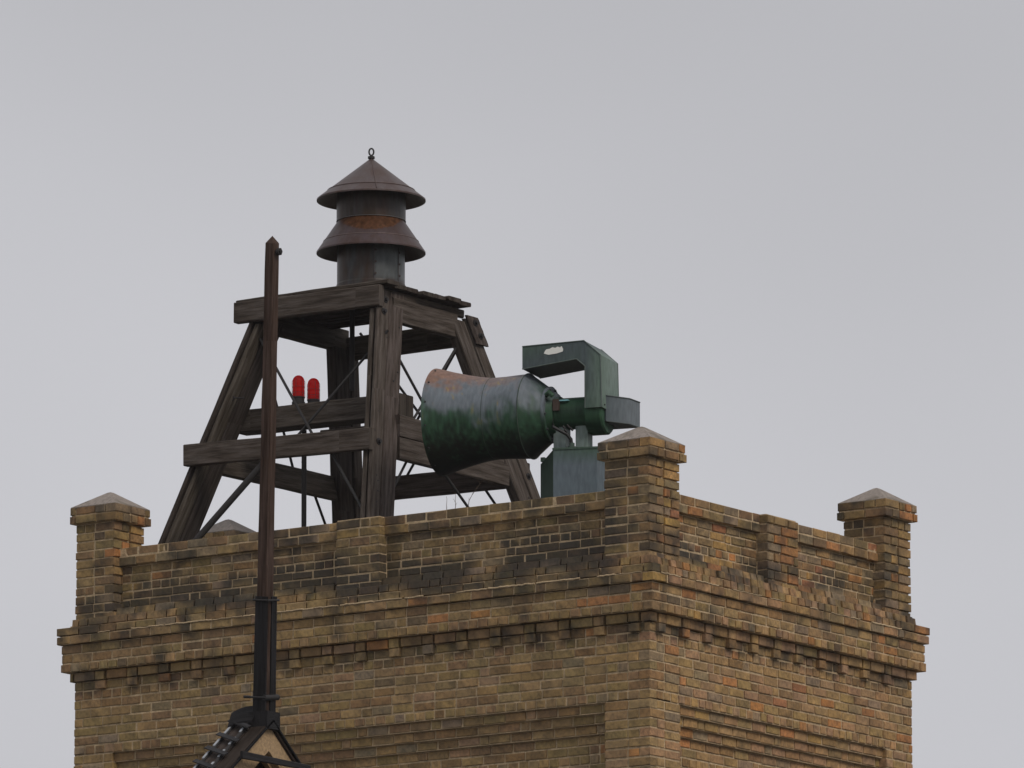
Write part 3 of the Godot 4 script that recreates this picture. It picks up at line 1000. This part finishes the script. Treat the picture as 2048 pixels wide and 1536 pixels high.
# ---------------------------------------------------------------- the horn siren
func build_horn() -> void:
	var yaw := 0.60999
	var at := P(1.60, 0.94, 0.5)
	var t := thing("horn_siren", "green and grey horn siren with flared barrel, bent square duct and grey pedestal", "siren", at, "", PI + yaw - deg_to_rad(20))
	org = Vector3.ZERO
	var O := Vector3(0, 1.158, 0)     # the throat's centre over the base; x runs to the mouth, z away from the street
	var X := Vector3(1, 0, 0)
	var paint := func(p: Vector3, rusty: float, green: float) -> Color:
		var q := p - O
		var n := n_mid.get_noise_3d(p.x * 3.2, p.y * 2.0, p.z * 3.2)
		var n2 := n_fine.get_noise_3d(p.x * 4.5, p.y * 0.45, p.z * 4.5)
		var n3 := n_fine.get_noise_3d(p.x * 2.4, p.y * 2.0, p.z * 2.4)
		var grey := Color(0.160, 0.186, 0.212)
		var c := grey * (1.0 + 0.25 * n)
		var rz := smoothstep(0.19, 0.30, q.y + 0.10 * n + 0.07 * n3) * rusty * clampf(0.35 + 1.1 * (q.x - 0.2), 0.3, 1.0)
		c = c.lerp(Color(0.235, 0.140, 0.105) * (1.0 + 0.4 * n2), clampf(rz, 0, 1))
		var patch := smoothstep(0.42, 0.6, n2 + 0.5 * n) * rusty
		c = c.lerp(Color(0.28, 0.22, 0.09), clampf(patch, 0, 1) * 0.7)
		var gz := smoothstep(0.09, -0.10, q.y + 0.24 * n + 0.05 * n3 - (green - 0.5) * 0.25)
		c = c.lerp(Color(0.030, 0.075, 0.042) * (1.0 + 0.7 * n2), gz)
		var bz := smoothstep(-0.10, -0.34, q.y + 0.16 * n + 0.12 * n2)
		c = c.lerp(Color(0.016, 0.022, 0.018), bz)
		return c
	var horn_c := func(p): return paint.call(p, 1.0, 0.5)
	var neck_c := func(p): return paint.call(p, 0.0, 1.25)
	var dark_c := func(_p): return Color(0.03, 0.04, 0.035)
	# barrel
	var st := begin()
	var pr := []
	var key := [[0.165, 0.347], [0.26, 0.342], [0.36, 0.336], [0.48, 0.334], [0.58, 0.347], [0.70, 0.372], [0.82, 0.402], [0.93, 0.434], [0.962, 0.442]]
	for i in range(key.size() - 1):
		for s in 9:
			pr.append([lerpf(key[i][0], key[i + 1][0], s / 9.0), lerpf(key[i][1], key[i + 1][1], s / 9.0)])
	pr.append([0.962, 0.442])
	lathe(st, O, X, pr, 144, horn_c)
	var inner := [[0.962, 0.442]]
	for i in range(pr.size() - 1, -1, -1):
		inner.append([pr[i][0], pr[i][1] - 0.010])
	inner.append([0.166, 0.0])
	lathe(st, O, X, inner, 96, dark_c)
	var barrel := put("horn", st, M.sheet, t)
	st = begin()
	for e in [[0.165, 0.350], [0.482, 0.3355]]:
		var pts := []
		for i in 65:
			pts.append(O + Vector3(e[0], cos(TAU * i / 64.0) * e[1], sin(TAU * i / 64.0) * e[1]))
		tube(st, pts, 0.004 if e[0] < 0.3 else 0.002, 5, Color(0.06, 0.09, 0.07))
	put("seam", st, M.sheet, barrel)
	for i in 14:
		var an := TAU * i / 14.0
		for e in [[0.93, 0.435]]:
			st = begin()
			var d := Vector3(0, cos(an), sin(an))
			tube(st, [O + X * e[0] + d * (e[1] - 0.002), O + X * e[0] + d * (e[1] + 0.006)], 0.008, 6, Color(0.05, 0.05, 0.05))
			put("rivet", st, M.sheet, barrel)
	# shoulder cone, as three curved plates
	st = begin()
	pr = []
	for i in 9:
		pr.append([lerpf(0.0, 0.165, i / 8.0), lerpf(0.225, 0.350, i / 8.0)])
	lathe(st, O, X, pr, 96, func(p): return paint.call(p, 0.15, 1.0))
	put("shoulder", st, M.sheet, t)
	# flange discs
	st = begin()
	lathe(st, O, X, [[-0.022, 0.0], [-0.022, 0.232], [0.004, 0.232], [0.004, 0.0]], 72, func(p): return paint.call(p, 0.0, 0.55))
	lathe(st, O, X, [[-0.075, 0.0], [-0.070, 0.17], [-0.022, 0.19]], 48, func(p): return paint.call(p, 0.0, 1.0))
	var fl := put("flange", st, M.sheet, t)
	for i in 10:
		var an := TAU * i / 10.0 + 0.2
		st = begin()
		var d := Vector3(0, cos(an), sin(an)) * 0.21
		tube(st, [O + d - X * 0.020, O + d - X * 0.036], 0.009, 6, Color(0.06, 0.07, 0.07))
		put("flange_bolt", st, M.sheet, fl)
	# neck and drum
	st = begin()
	lathe(st, O, X, [[-0.46, 0.130], [-0.07, 0.130]], 40, neck_c)
	lathe(st, O, X, [[-0.10, 0.142], [-0.07, 0.142]], 40, neck_c)
	put("neck", st, M.sheet, t)
	st = begin()
	lathe(st, O + Vector3(0, -0.005, 0), X, [[-0.50, 0.0], [-0.50, 0.172], [-0.485, 0.186], [-0.36, 0.186], [-0.345, 0.172], [-0.345, 0.1]], 56, func(p): return paint.call(p, 0.0, 1.15))
	put("drum", st, M.sheet, t)
	# bent duct
	st = begin()
	var poly := PackedVector2Array([Vector2(0.167, 0.354), Vector2(-0.30, 0.408), Vector2(-0.374, 0.345), Vector2(-0.374, 0.0), Vector2(-0.516, 0.0), Vector2(-0.506, 0.43), Vector2(-0.365, 0.556), Vector2(0.167, 0.541)])
	var place := func(x, y, d): return O + Vector3(x, y, d)
	var duct_c := func(p: Vector3) -> Color:
		var q := p - O
		var n := n_mid.get_noise_3d(p.x * 3.0, p.y * 2.0, p.z * 3.0)
		var c := Color(0.088, 0.112, 0.120) * (1.0 + 0.4 * n)
		if q.x < -0.45:
			c = Color(0.235, 0.295, 0.275)
		c = c.lerp(Color(0.07, 0.13, 0.075), clampf(smoothstep(0.0, 0.35, n + 0.1) * 0.6 + smoothstep(0.2, 0.0, q.y) * 0.5, 0, 0.8))
		return c
	prism(st, poly, place, -0.21, 0.21, duct_c)
	var duct := put("duct", st, M.sheet, t)
	st = begin()
	for e in [[poly[0], poly[1]], [poly[1], poly[2]], [poly[2], poly[3]], [poly[4], poly[5]], [poly[5], poly[6]], [poly[6], poly[7]]]:
		for d in [-0.212, 0.212]:
			tube(st, [O + Vector3(e[0].x, e[0].y, d), O + Vector3(e[1].x, e[1].y, d)], 0.005, 5, Color(0.12, 0.15, 0.14))
	put("duct_flange", st, M.sheet, duct)
	st = begin()
	var lab := [Vector2(-0.020, 0.470), Vector2(-0.060, 0.458), Vector2(-0.130, 0.464), Vector2(-0.182, 0.477), Vector2(-0.186, 0.497), Vector2(-0.172, 0.522), Vector2(-0.160, 0.512), Vector2(-0.140, 0.520), Vector2(-0.118, 0.511), Vector2(-0.095, 0.518), Vector2(-0.070, 0.507), Vector2(-0.040, 0.503), Vector2(-0.028, 0.488)]
	prism(st, PackedVector2Array(lab), place, -0.2135, -0.2105, func(_p): return Color.WHITE)
	put("torn_sticker", st, M.label, duct)
	for q in [[-0.512, 0.06, 0.10], [-0.512, 0.09, -0.03], [-0.511, 0.13, 0.05], [-0.512, 0.03, -0.14]]:
		st = begin()
		tube(st, [O + Vector3(q[0] + 0.004, q[1], q[2]), O + Vector3(q[0] - 0.010, q[1], q[2])], 0.008, 6, Color(0.05, 0.06, 0.05))
		put("screw", st, M.sheet, duct)
	# motor cover: a cranked hood at the back end
	st = begin()
	var plan := PackedVector2Array([Vector2(-0.515, -0.10), Vector2(-0.650, 0.100), Vector2(-0.672, 0.285), Vector2(-0.40, 0.285), Vector2(-0.40, -0.06)])
	var pl2 := func(x, y, d): return O + Vector3(x, d, y)
	var cover_c := func(p: Vector3) -> Color:
		var n := n_mid.get_noise_3d(p.x * 3.0, p.y * 2.0, p.z * 3.0)
		return Color(0.095, 0.118, 0.132).lerp(Color(0.06, 0.10, 0.06), clampf(n * 1.4, 0, 0.7)) if p.x > -0.64 else Color(0.165, 0.195, 0.215)
	prism(st, plan, pl2, -0.098, 0.112, cover_c)
	var cover := put("motor_cover", st, M.sheet, t)
	st = begin()
	for y in [-0.098, 0.112]:
		tube(st, [O + Vector3(-0.515, y, -0.10), O + Vector3(-0.650, y, 0.100), O + Vector3(-0.672, y, 0.285)], 0.006, 5, Color(0.10, 0.12, 0.12))
	put("cover_flange", st, M.sheet, cover)
	# brackets and wiring by the throat
	st = begin()
	box(st, O + Vector3(-0.125, 0.005, -0.158), O + Vector3(-0.075, 0.10, -0.112), Color.WHITE)
	put("rusty_bracket", st, M.rust, t)
	st = begin()
	box(st, O + Vector3(-0.20, 0.085, -0.135), O + Vector3(-0.115, 0.094, -0.10), Color.WHITE)
	put("teal_strip", st, M.teal, t)
	st = begin()
	tube(st, [O + Vector3(-0.012, 0.13, -0.16), O + Vector3(-0.06, 0.15, -0.20), O + Vector3(-0.09, 0.12, -0.19)], 0.020, 8, Color(0.05, 0.10, 0.06))
	put("lever", st, M.sheet, t)
	st = begin()
	tube(st, [O + Vector3(-0.06, -0.06, -0.13), O + Vector3(-0.08, -0.13, -0.15), O + Vector3(-0.14, -0.165, -0.14), O + Vector3(-0.185, -0.19, -0.12), O + Vector3(-0.212, -0.23, -0.10), O + Vector3(-0.218, -0.30, -0.09)], 0.015, 10)
	put("hose", st, M.rubber, t)
	st = begin()
	for q in [[-0.19, -0.115, -0.13], [-0.21, -0.135, -0.11], [-0.17, -0.15, -0.14], [-0.15, -0.12, -0.12]]:
		tube(st, [O + Vector3(q[0], q[1], q[2]), O + Vector3(q[0] - 0.02, q[1] - 0.025, q[2] + 0.01)], 0.010, 6)
	put("cable_gland", st, M.rubber, t)
	# posts and pedestal
	var post_c := func(p: Vector3) -> Color:
		var n := n_mid.get_noise_3d(p.x * 3.0, p.y * 1.0, p.z * 3.0)
		return Color(0.23, 0.285, 0.275).lerp(Color(0.12, 0.18, 0.13), clampf(0.3 + n, 0, 0.8))
	for x in [-0.10, -0.29]:
		st = begin()
		var ch := PackedVector2Array([Vector2(x + 0.052, -0.06), Vector2(x - 0.052, -0.06), Vector2(x - 0.052, 0.06), Vector2(x - 0.044, 0.06), Vector2(x - 0.044, -0.05), Vector2(x + 0.044, -0.05), Vector2(x + 0.044, 0.06), Vector2(x + 0.052, 0.06)])
		prism(st, ch, pl2, -0.34, -0.10, post_c)
		put("post", st, M.sheet, t)
	st = begin()
	var ped := PackedVector2Array([Vector2(-0.085, -0.17), Vector2(-0.445, -0.12), Vector2(-0.47, 0.16), Vector2(-0.09, 0.16)])
	var ped_c := func(p: Vector3) -> Color:
		var n := n_mid.get_noise_3d(p.x * 2.0, p.y * 1.2, p.z * 2.0)
		var c := Color(0.128, 0.162, 0.188) * (1.0 + 0.25 * n)
		return c.lerp(Color(0.06, 0.11, 0.065), clampf(smoothstep(0.72, 0.84, p.y + 0.12 * n) * 0.85, 0, 1))
	var n0 := 6
	for i in n0:
		prism(st, ped, pl2, lerpf(-1.158, -0.315, float(i) / n0), lerpf(-1.158, -0.315, float(i + 1) / n0) , ped_c)
	var pb := put("pedestal", st, M.sheet, t)
	st = begin()
	var ck := [Vector3(-0.0852, 0, -0.169), Vector3(0.098, 0, 0.035), Vector3(0.07, 0, 0.12), Vector3(-0.0852, 0, 0.12)]
	var lo_ring := []
	var hi_ring := []
	for i in 4:
		lo_ring.append(O + ck[i] + Vector3(0, -1.157, 0))
		hi_ring.append(O + ck[i] + Vector3(0, [-0.318, -0.395, -0.395, -0.318][i], 0))
	loft(st, [lo_ring, hi_ring], Color(0.045, 0.075, 0.055))
	put("pedestal_cheek", st, M.sheet, pb)
	st = begin()
	var lid := PackedVector2Array()
	for v in ped:
		lid.append(v + (v - Vector2(-0.22, 0.02)).normalized() * 0.010)
	prism(st, lid, pl2, -0.322, -0.306, func(_p): return Color(0.06, 0.10, 0.075))
	put("pedestal_lid", st, M.sheet, pb)
	st = begin()
	lathe(st, O + Vector3(-0.218, -0.31, -0.09), Vector3.UP, [[0.0, 0.035], [0.02, 0.035], [0.022, 0.022], [0.05, 0.022], [0.05, 0.0]], 16, func(_p): return Color(0.07, 0.10, 0.08))
	put("hose_socket", st, M.sheet, pb)
	st = begin()
	box(st, O + Vector3(0.04, -0.385, -0.03), O + Vector3(0.075, -0.35, 0.0), Color(0.05, 0.08, 0.06))
	put("lug", st, M.sheet, pb)

# ---------------------------------------------------------------- pole and gable in front
func build_pole() -> void:
	var p0 := P(-3.986, -10.429, -2.70)
	var p1 := P(-4.372, -10.87, 0.38)
	var t := thing("wooden_pole", "tall square brown wooden pole with pointed top, standing on the dark gable ridge", "pole", p0)
	rng.seed = 31
	var up := (p1 - p0).normalized()
	var ux := Vector3(-1, 0, 0)
	ux = (ux - up * ux.dot(up)).normalized()
	var uz := up.cross(ux).normalized()
	if uz.z > 0:
		uz = -uz
	var st := begin()
	var secs := []
	var n := 18
	for i in n + 1:
		var f := float(i) / n
		var wa := lerpf(0.086, 0.070, f)
		var wb := lerpf(0.082, 0.066, f)
		secs.append(rect_ring(p0.lerp(p1, f) - ux * wa / 2 - uz * wb / 2, ux, uz, wa, wb, 0.006, 0.0015))
	loft(st, secs, Color(1, 1, 1))
	var tip := []
	for v in secs[n]:
		tip.append(v)
	var cen := p1 + up * 0.048
	for i in 8:
		fan(st, [tip[i], tip[(i + 1) % 8], cen], tip[i] - p1 + up * 0.03, same(Color(0.9, 0.9, 0.9), 3))
	put("shaft", st, M.pole, t)
	st = begin()
	var q := p1 - up * 0.055
	tube(st, [q, q - ux * 0.075], 0.013, 8)
	tube(st, [q - ux * 0.046, q - ux * 0.066], 0.026, 6)
	put("bolt", st, M.iron, t)
	# the dark boards that clasp the foot
	var s0 := p0 + up * 0.02
	var s1 := p0 + up * 0.84
	for e in [[-0.062, -0.056, 0.120, 0.018, 0.9], [-0.062, 0.012, 0.018, 0.058, 0.8], [0.044, -0.036, 0.018, 0.1, 0.8], [-0.062, 0.066, 0.120, 0.018, 0.8]]:
		var b := begin()
		var ss := []
		for i in 6:
			var f := i / 5.0
			var k := lerpf(0.86, 0.80, f)
			ss.append(rect_ring(s0.lerp(s1, f) + ux * e[0] * k + uz * e[1] * k, ux, uz, e[2] * k, e[3] * k, 0.003, 0.001))
		loft(b, ss, Color(e[4], e[4], e[4]))
		put("sleeve_board", b, M.sleeve, t)
	for f in [0.97, 0.20]:
		st = begin()
		var c: Vector3 = s0.lerp(s1, f)
		var k := lerpf(0.92, 0.84, f)
		var pts := []
		for v in [[-0.068, -0.062], [0.068, -0.062], [0.068, 0.088], [-0.068, 0.088], [-0.068, -0.062]]:
			pts.append(c + ux * v[0] * k + uz * v[1] * k)
		for i in 4:
			tube(st, [pts[i], pts[i + 1]], 0.007, 6)
		if f < 0.5:
			tube(st, [pts[3] - ux * 0.0, pts[0] + ux * 0.012], 0.020, 6)
			tube(st, [pts[1], pts[1] + ux * 0.05], 0.010, 6)
		put("band", st, M.iron, t)

func build_gable() -> void:
	var ga := -4.02
	var gb := -10.42
	var gz := -2.70
	var base := P(ga + 0.7, gb, -H0)
	var t := thing("gabled_dormer", "small brown gable with tan bargeboards and a roof ladder, under the pole", "roof", base)
	rng.seed = 41
	var sl := 0.82
	var A := Vector3(-1, 0, 0)
	var L := 0.62                       # half span
	var st := begin()
	# house body below
	var poly := PackedVector2Array([Vector2(-L + 0.03, -sl * L - 0.02), Vector2(0, -0.05), Vector2(L - 0.03, -sl * L - 0.02), Vector2(L - 0.03, -H0 - gz), Vector2(-L + 0.03, -H0 - gz)])
	prism(st, poly, func(x, y, d): return P(ga + d, gb + x, gz + y), 0.12, 0.28, func(_p): return Color(0.8, 0.7, 0.6))
	put("wall", st, M.roof_board, t)
	# roof slopes
	for s in [-1.0, 1.0]:
		st = begin()
		var secs := []
		for i in 7:
			var f := i / 6.0
			var c := P(ga - 0.03, gb + s * L * f, gz - sl * L * f)
			var n := Vector3(0, 1, 0) * 0.022
			secs.append([c, c + A * 0.30, c + A * 0.30 + n, c + n])
		loft(st, secs, Color(1.0, 0.95, 0.9))
		put("roof_slope", st, M.roof_board, t)
		# boards on the slope, along the rake
		for k in 2:
			st = begin()
			secs = []
			var x0: float = -0.035 + [0.0, 0.13][k]
			var wd: float = [0.12, 0.17][k]
			for i in 6:
				var f := i / 5.0
				var c := P(ga + x0, gb + s * L * f, gz - sl * L * f + 0.026)
				secs.append(rect_ring(c, A, Vector3(0, 1, 0), wd, 0.016, 0.003, 0.002))
			var kk: float = [0.6, 1.9][k]
			loft(st, secs, Color(kk, kk * 0.95, kk * 0.85))
			put("roof_board", st, M.roof_board, t)
	# bargeboards, set in a shallow frame, and the board field behind them
	for s in [-1.0, 1.0]:
		st = begin()
		var secs := []
		for i in 6:
			var f := lerpf(0.0, 1.0, i / 5.0)
			var c := P(ga - 0.012, gb + s * L * f, gz - sl * L * f - 0.004)
			secs.append([c, c + A * 0.05, c + A * 0.05 - Vector3(0, 0.165, 0), c - Vector3(0, 0.165, 0)])
		loft(st, secs, Color(1, 1, 1))
		put("bargeboard", st, M.barge, t)
		st = begin()
		secs = []
		for i in 6:
			var f := lerpf(0.0, 1.0, i / 5.0)
			var c := P(ga + 0.030, gb + s * L * f, gz - sl * L * f - 0.160)
			secs.append([c, c + A * 0.04, c + A * 0.04 - Vector3(0, 0.05, 0), c - Vector3(0, 0.05, 0)])
		loft(st, secs, Color(0.75, 0.7, 0.62))
		put("inner_board", st, M.barge, t)
		st = begin()
		secs = []
		for i in 6:
			var f := lerpf(0.0, 1.0, i / 5.0)
			var c := P(ga - 0.05, gb + s * L * f, gz - sl * L * f + 0.020)
			secs.append([c, c + A * 0.055, c + A * 0.055 + Vector3(0, 0.013, 0), c + Vector3(0, 0.013, 0)])
		loft(st, secs, Color(0.5, 0.5, 0.5))
		put("drip_edge", st, M.sleeve, t)
	# roof ladder on the left slope
	var on := func(x: float, f: float, h: float): return P(ga + x, gb - f, gz - sl * f + 0.045 + h)
	for x in [0.12, 0.245]:
		st = begin()
		tube(st, [on.call(x, 0.03, 0.0), on.call(x, 0.66, 0.0)], 0.014, 6)
		put("ladder_rail", st, M.iron, t)
		for k in 5:
			st = begin()
			var f0 := 0.075 + 0.115 * k
			var c0: Vector3 = on.call(x - 0.008, f0, 0.016)
			var c1: Vector3 = on.call(x - 0.008, f0 + 0.062, 0.016)
			loft(st, [[c0, c0 + A * 0.017, c0 + A * 0.017 + Vector3(0, 0.006, 0), c0 + Vector3(0, 0.006, 0)], [c1, c1 + A * 0.017, c1 + A * 0.017 + Vector3(0, 0.006, 0), c1 + Vector3(0, 0.006, 0)]], Color.WHITE)
			put("ladder_cleat", st, M.bright, t)
	for k in 4:
		st = begin()
		var f0 := 0.045 + 0.125 * k
		var pts := []
		for i in 5:
			var u := i / 4.0
			pts.append(on.call(lerpf(0.275, 0.055, u), f0 + 0.075 * u, 0.030 - 0.012 * u))
		var secs := []
		for p in pts:
			secs.append([p + Vector3(0, 0, 0.022), p + Vector3(0, 0.007, 0.022), p + Vector3(0, 0.007 + 0.020, -0.022), p + Vector3(0, 0.020, -0.022)])
		loft(st, secs, Color(2.2, 1.95, 1.85))
		put("ladder_rung", st, M.sleeve, t)
	# bent plate beside the foot of the pole, saddle at its foot, and the iron bar across the front
	st = begin()
	var secs2 := []
	for i in 6:
		var u := i / 5.0
		var p := P(ga + 0.06 + 0.20 * u, gb - 0.045, gz + 0.115 + 0.015 * sin(u * PI) - 0.03 * u)
		var q := P(ga + 0.06 + 0.20 * u, gb - 0.085, gz + 0.015 + 0.012 * sin(u * PI) - 0.02 * u)
		secs2.append([p, p + Vector3(0, 0.012, 0), q + Vector3(0, 0.012, 0.0), q])
	loft(st, secs2, Color(0.8, 0.8, 0.8))
	put("bent_plate", st, M.sleeve, t)
	st = begin()
	abox(st, ga - 0.05, ga + 0.10, gb - 0.07, gb + 0.07, gz - 0.03, gz + 0.085, Color(0.8, 0.8, 0.8))
	put("pole_foot", st, M.sleeve, t)
	st = begin()
	var b0 := P(ga - 0.085, gb - 0.38, gz - 0.268)
	var b1 := P(ga - 0.085, gb + 0.36, gz - 0.262)
	loft(st, [rect_ring(b0, Vector3(0, 1, 0), A, 0.050, 0.02, 0.004), rect_ring(b1, Vector3(0, 1, 0), A, 0.034, 0.02, 0.004)], Color(2.2, 1.95, 1.85))
	put("iron_bar", st, M.sleeve, t)

# ---------------------------------------------------------------- weeds
func build_weeds() -> void:
	rng.seed = 51
	for q in [[2.135, 0.905, 0.06, 0, "tiny bare weed stem on the parapet, leftmost under the horn"], [2.05, 0.90, 0.085, 2, "forked dry weed on the parapet, middle one under the horn"], [1.93, 0.90, 0.17, 4, "tallest leaning dry twig on the parapet, right one under the horn"]]:
		var at := P(q[0], 0.25, 0.797)
		var t := thing("dry_weed", q[4], "weed", at, "dry weeds on the parapet")
		org = Vector3.ZERO
		var h: float = q[2] + 0.09
		var tipx := 0.16 if q[3] == 4 else -0.02
		var st := begin()
		var pts := []
		for i in 7:
			var f := i / 6.0
			pts.append(Vector3(tipx * f * f, h * f, 0.01 * sin(f * 5)) + Vector3(rng.randf_range(-1, 1), 0, rng.randf_range(-1, 1)) * 0.003)
		tube(st, pts, 0.0032, 5, Color.WHITE, 0.0012)
		put("stem", st, M.stem, t)
		for k in q[3]:
			st = begin()
			var p: Vector3 = pts[2 + k % 4]
			var d := Vector3(rng.randf_range(-0.05, 0.05), rng.randf_range(0.02, 0.05), rng.randf_range(-0.02, 0.02))
			tube(st, [p, p + d * 0.5 + Vector3(0, 0.004, 0), p + d], 0.0018, 4, Color.WHITE, 0.0008)
			put("twig", st, M.stem, t)

func _ready() -> void:
	# ---- camera, sky, light, exposure
	var cam := Camera3D.new()
	cam.name = "camera"
	cam.fov = rad_to_deg(2.0 * atan(768.0 / 16000.85))
	cam.near = 0.5
	cam.far = 900.0
	cam.position = P(-34.82125, -51.71745, -10.14058)
	cam.rotation = Vector3(0.1861256, 0.6099925, 0.0)
	add_child(cam)
	var we := WorldEnvironment.new()
	we.name = "world_environment"
	var env := Environment.new()
	env.background_mode = Environment.BG_SKY
	var sky := Sky.new()
	# an even rain-cloud deck: faint soft clouds, a little darker with height over the horizon
	var sn := noise(2.2, 77, 4)
	var sky_im := Image.create(1024, 512, false, Image.FORMAT_RGBF)
	for y in 512:
		var el := PI * (0.5 - (y + 0.5) / 512.0)
		for x in 1024:
			var az := TAU * (x + 0.5) / 1024.0
			var d := Vector3(cos(el) * sin(az), sin(el) * 2.0, cos(el) * cos(az))
			var v := 1.0 - 0.13 * smoothstep(deg_to_rad(9.0), deg_to_rad(15.0), el) + 0.12 * smoothstep(deg_to_rad(18.0), deg_to_rad(60.0), el)
			v *= 1.0 + 0.10 * sn.get_noise_3dv(d * 2.0)
			if el < 0.0:
				v = 0.45
			sky_im.set_pixel(x, y, Color(0.566, 0.568, 0.600) * v)
	var sm := PanoramaSkyMaterial.new()
	sm.panorama = ImageTexture.create_from_image(sky_im)
	sky.sky_material = sm
	env.sky = sky
	env.tonemap_mode = Environment.TONE_MAPPER_LINEAR
	env.tonemap_exposure = 1.0
	env.fog_enabled = true
	env.fog_density = 0.0002
	env.fog_light_color = Color(0.77, 0.77, 0.785)
	env.sdfgi_enabled = true
	env.ssao_enabled = true
	env.ssil_enabled = true
	we.environment = env
	add_child(we)
	var sun := DirectionalLight3D.new()
	sun.name = "sun"
	sun.light_energy = 0.42
	sun.light_color = Color(1.0, 0.965, 0.92)
	sun.light_angular_distance = 20.0
	sun.shadow_enabled = true
	add_child(sun)
	sun.look_at_from_position(Vector3.ZERO, -Vector3(0.85, 0.75, 0.30), Vector3.UP)
	n_big = noise(0.9, 101, 3)
	n_mid = noise(1.1, 102, 4)
	n_fine = noise(5.0, 103, 3)
	make_materials()
	# ---- ground
	org = Vector3.ZERO
	var st := begin()
	box(st, Vector3(-400, -0.2, -400), Vector3(400, 0, 400))
	var g := put("ground", st, M.earth, self)
	g.set_meta("kind", "structure")
	g.set_meta("label", "rain-soaked grey ground far below the tower")
	build_tower()
	build_frame()
	build_siren()
	build_horn()
	build_beacons()
	build_pole()
	build_gable()
	build_weeds()
